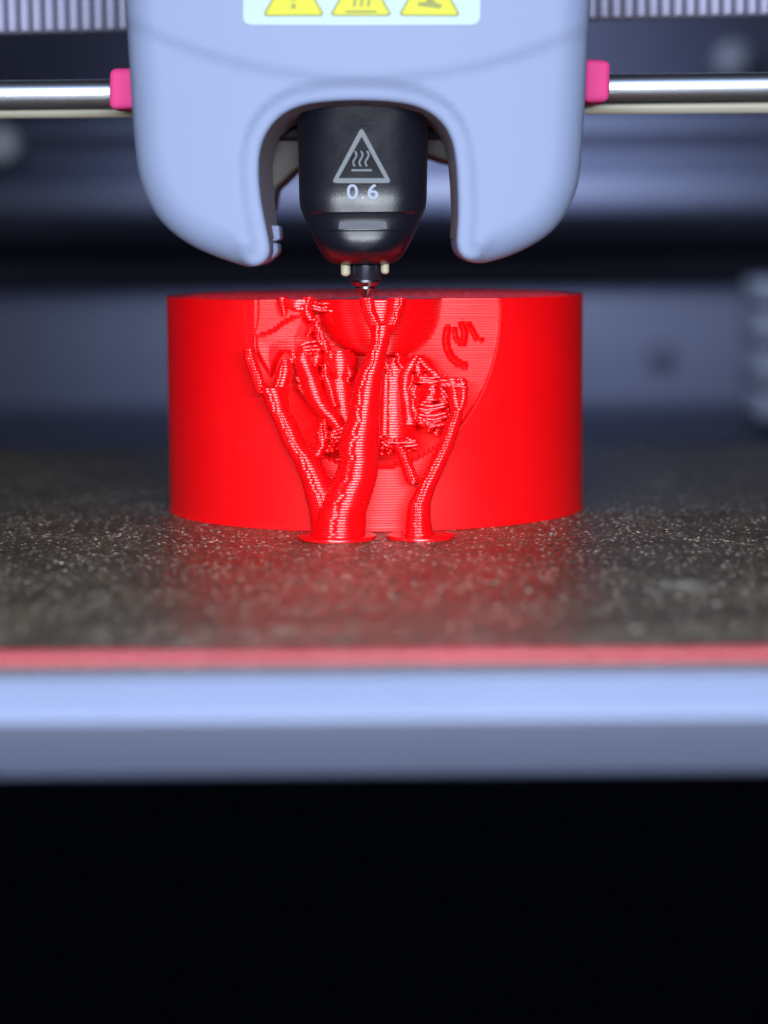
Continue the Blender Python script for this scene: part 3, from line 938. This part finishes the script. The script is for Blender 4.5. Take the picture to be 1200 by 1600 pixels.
# the number
cu_ = bpy.data.curves.new('number_text', 'FONT')
cu_.body = '0.6'; cu_.align_x = 'CENTER'; cu_.size = 1.0; cu_.extrude = 0.02; cu_.offset = 0.012
cu_.space_character = 1.12
to = bpy.data.objects.new('number_text', cu_); col.objects.link(to)
bpy.context.view_layer.update()
me = bpy.data.meshes.new_from_object(to.evaluated_get(bpy.context.evaluated_depsgraph_get()))
bpy.data.objects.remove(to)
co = np.array([v.co for v in me.vertices])
x0, x1 = co[:, 0].min(), co[:, 0].max(); z0, z1 = co[:, 1].min(), co[:, 1].max()
A = W(542, 311.5, hot_y(312)); B = W(591, 287.5, hot_y(288))
for v in me.vertices:
    fx = (v.co.x - x0) / (x1 - x0); fz = (v.co.y - z0) / (z1 - z0)
    zz = A[2] + fz * (B[2] - A[2])
    v.co = Vector((A[0] + fx * (B[0] - A[0]), A[1] + fz * (B[1] - A[1]) - 0.04 - v.co.z * 2.0, zz)) * S
me.materials.clear()
link_mesh('number_mark', me, PRINTWHITE, hot, smooth=False)
flat_px('slot_highlight', [[(531, 346), (603, 346), (605, 357.5), (529, 357.5)]], -0.10, mat('slot_highlight_grey', (0.035, 0.04, 0.06), 0.55), hot, 0.35)  # highlight in the slot painted as a lighter grey bar

# nozzle
def nz(u_r, v): return (u_r * mmpx(YN, v), W(570, v, YN)[2])
ncx = W(571, 440, YN)[0]
noz = lathe('nozzle', [nz(24.5, 408), nz(24.5, 433), nz(23.5, 437.5), nz(20.5, 439)], ncx, YN, NOZBLACK, tool, n=48)
lathe('nozzle_hex', [nz(23.5, 437.3), nz(23.3, 441), nz(16.5, 447.5), nz(13, 448)], ncx, YN, STEEL, noz, n=6 * 4)
lathe('nozzle_tip', [nz(15, 446.8), nz(15, 451), nz(13.5, 453), nz(6, 462.5), nz(5, 464.5)], ncx, YN, STEEL, noz, n=40)
for uu, va, vb, rr in ((540, 410, 432, 7.5), (601.5, 408, 428.5, 6.5)):
    c = W(uu, 420, YN - 1)
    zt = W(uu, va, YN - 1)[2]; zb = W(uu, vb, YN - 1)[2]; r = rr * mmpx(YN, 420)
    prof = [(r, zt), (r, zb + r * 0.8)] + [(r * math.cos(t), zb + r * 0.8 - r * 0.8 * math.sin(t)) for t in np.linspace(0.2, 1.5, 6)]
    lathe('silicone_stub', prof, c[0], YN - 1, CREAM, tool, n=20)

# pink felt wipers where the rod enters the shell
for (u0, u1, v0, v1) in ((174, 214, 107, 172), (910, 951, 95, 161)):
    a = W(u0, v1, -18); b = W(u1, v0, -18)
    bm = bmesh.new(); add_box(bm, a[0], b[0], -20.0, -13.5, a[2], b[2])
    for v in bm.verts:
        v.co.x += rng.normal(0, 0.08); v.co.z += rng.normal(0, 0.08)
    bm_obj('felt_wiper', bm, PINK, tool, bevel=0.75, segs=4)

# ------------------------------------------------------------------ rods and belt
def rod(name, uL, vL, uR, vR, y, rpx, mt, label, cat):
    a = W(uL, vL, y); b = W(uR, vR, y)
    d = b - a; a = a - d * 0.12; b = b + d * 0.12
    n = 48; r = rpx * mmpx(y, 140)
    ax = (b - a) / np.linalg.norm(b - a)
    e1 = np.cross(ax, [0, 0, 1.0]); e1 /= np.linalg.norm(e1); e2 = np.cross(e1, ax)
    V = []; F = []
    for p in (a, b):
        for i in range(n):
            t = 2 * math.pi * i / n
            V.append(p + e1 * r * math.cos(t) + e2 * r * math.sin(t))
    for i in range(n): F.append((i, (i + 1) % n, n + (i + 1) % n, n + i))
    F.append(tuple(range(n))[::-1]); F.append(tuple(n + i for i in range(n)))
    o = mesh_from(name, V, F, mt)
    o.data.set_sharp_from_angle(angle=math.radians(40))
    return tag(o, label, cat)
rod('linear_rod', 0, 147, 1200, 134, -15.0, 21, CHROME, 'shiny chrome rod running through the toolhead between pink wipers', 'rod')
rod('guide_rail', 0, 174, 1200, 166, -10.0, 11, RAIL, 'dull cream rail just below the shiny chrome rod', 'rail')

belt = empty('timing_belt', W(600, 20, 6), 'grey toothed belt at the top edge behind the toolhead', 'belt')
aL = W(-30, 52, 6); bR = W(1230, 22, 6)
yb = 6.0
tilt = math.atan2(bR[2] - aL[2], bR[0] - aL[0])
bm = bmesh.new()
x0, x1 = aL[0] - 12, bR[0] + 12
vs = add_box(bm, x0, x1, yb + 0.2, yb + 1.1, 0, 6.2)
for v in bm.verts: v.co.z += aL[2] + (v.co.x - aL[0]) * math.tan(tilt) - 0.2
bm_obj('belt_band', bm, BELT_SHADE, belt, bevel=0.1)
# one tooth mesh shared by all
tn = 10; TV = []; TF = []
tr = 0.62
for z, s in ((0.0, 0.55), (0.12, 0.85), (0.35, 1.0), (5.8, 1.0)):
    for i in range(tn):
        t = math.pi * i / (tn - 1)
        TV.append((-tr * s * math.cos(t), 0.25 - 1.2 * s * math.sin(t), z))
for j in range(3):
    for i in range(tn - 1):
        a = j * tn + i
        TF.append((a, a + 1, a + tn + 1, a + tn))
TF.append(tuple(range(tn))[::-1]); TF.append(tuple(3 * tn + i for i in range(tn)))
tme = bpy.data.meshes.new('tooth'); tme.from_pydata([tuple(c * S for c in v) for v in TV], [], TF); tme.update()
tme.polygons.foreach_set('use_smooth', np.ones(len(tme.polygons), dtype=bool))
tme.materials.append(BELT)
pitch = 1.52
for k in range(int((x1 - x0) / pitch)):
    x = x0 + (k + 0.5) * pitch
    u_est = 600 + (x - CAM[0]) / mmpx(yb, 40)
    if 225 < u_est < 905 or u_est < -40 or u_est > 1240: continue
    o = bpy.data.objects.new('tooth', tme); col.objects.link(o); o.parent = belt
    o.location = Vector((x, yb, aL[2] + (x - aL[0]) * math.tan(tilt))) * S - belt.location

# ------------------------------------------------------------------ dark machine frame behind
YR = 260.0
beam = empty('rear_beam', W(600, 300, YR), 'dark blue-grey horizontal beam with ridged face far behind the toolhead', 'beam')
def zb(v, y): return W(600, v, y)[2]
prof = [(YR - 6, zb(172, YR - 6)), (YR - 12, zb(205, YR - 12)), (YR - 5, zb(240, YR - 5)), (YR - 9, zb(256, YR - 9)), (YR - 22, zb(270, YR - 22)),
        (YR - 24, zb(325, YR - 24)), (YR - 19, zb(355, YR - 19)), (YR - 2, zb(388, YR - 2)), (YR + 18, zb(390, YR)), (YR + 18, zb(165, YR))]
prism_x('beam_face', prof, -330, 330, BACK, beam, bevel=3.0, segs=5)
bm = bmesh.new(); add_box(bm, -330, 330, YR + 2, YR + 30, zb(160, YR), zb(-260, YR))
bm_obj('upper_cover', bm, BACKD, beam, bevel=2.0)
panel = empty('rear_panel', W(600, 650, YR), 'dark blue-grey lower panel with a round hole behind the build plate', 'panel')
prism_x('panel_face', [(YR + 24, zb(446, YR)), (YR + 3, zb(450, YR)), (YR, zb(470, YR)), (YR, zb(635, YR)), (YR + 5, zb(685, YR)), (YR + 16, zb(800, YR)), (YR + 24, zb(800, YR))], -330, 330, BACK, panel, bevel=2.0, segs=5)
c = W(1030, 552, YR - 1.0)
bm = bmesh.new()
bmesh.ops.create_cone(bm, cap_ends=True, segments=32, radius1=3.6, radius2=3.6, depth=1.2, matrix=Matrix.Translation(Vector(c)) @ Matrix.Rotation(math.pi / 2, 4, 'X'))
bm_obj('hole_plug', bm, mat('plug_grey', (0.028, 0.031, 0.05), 0.6, spec=0.2), panel, bevel=0.3)
bm = bmesh.new(); add_box(bm, -330, 330, YR + 44, YR + 54, zb(900, YR), zb(300, YR))
o = bm_obj('back_plate', bm, BACKD, panel)

# ribbed grey part at the right edge
rib = empty('ribbed_spacer', W(1200, 660, 225), 'pale ribbed block standing at the far right edge of the picture', 'ribbed block')
a = W(1190, 668, 232); b = W(1330, 432, 232)
bm = bmesh.new(); add_box(bm, a[0] + 1, b[0], 233, 255, a[2], b[2]); bm_obj('core', bm, BACK, rib, bevel=0.8)
for k, (v0, v1) in enumerate(((436, 478), (486, 540), (548, 606), (614, 660))):
    p = W(1186, v1, 230); q = W(1330, v0, 230)
    bm = bmesh.new(); add_box(bm, p[0], q[0], 230, 254, p[2], q[2]); bm_obj('rib', bm, RIBM, rib, bevel=1.2)

def knob(u, v, y, rpx, label, mt):
    c = W(u, v, y); r = rpx * mmpx(y, v)
    V = []; F = []; n = 32
    prof = [(r * math.sin(t), -r * 0.55 * math.cos(t)) for t in np.linspace(0.05, math.pi / 2, 8)] + [(r, r * 1.5)]
    for rr, dy in prof:
        for i in range(n):
            t = 2 * math.pi * i / n
            V.append((c[0] + rr * math.cos(t), c[1] + dy, c[2] + rr * math.sin(t)))
    for j in range(len(prof) - 1):
        for i in range(n): F.append((j * n + i, j * n + (i + 1) % n, (j + 1) * n + (i + 1) % n, (j + 1) * n + i))
    F.append(tuple(range(n))[::-1])
    o = mesh_from('round_knob', V, F, mt)
    tag(o, label, 'knob', 'pale round knobs on the dark frame')
knob(1146, 92, YR - 6, 30, 'pale round knob above the chrome rod at upper right', KNOB)
knob(-2, 225, YR - 26, 30, 'pale round knob below the chrome rod at the left edge', KNOB_LIT)
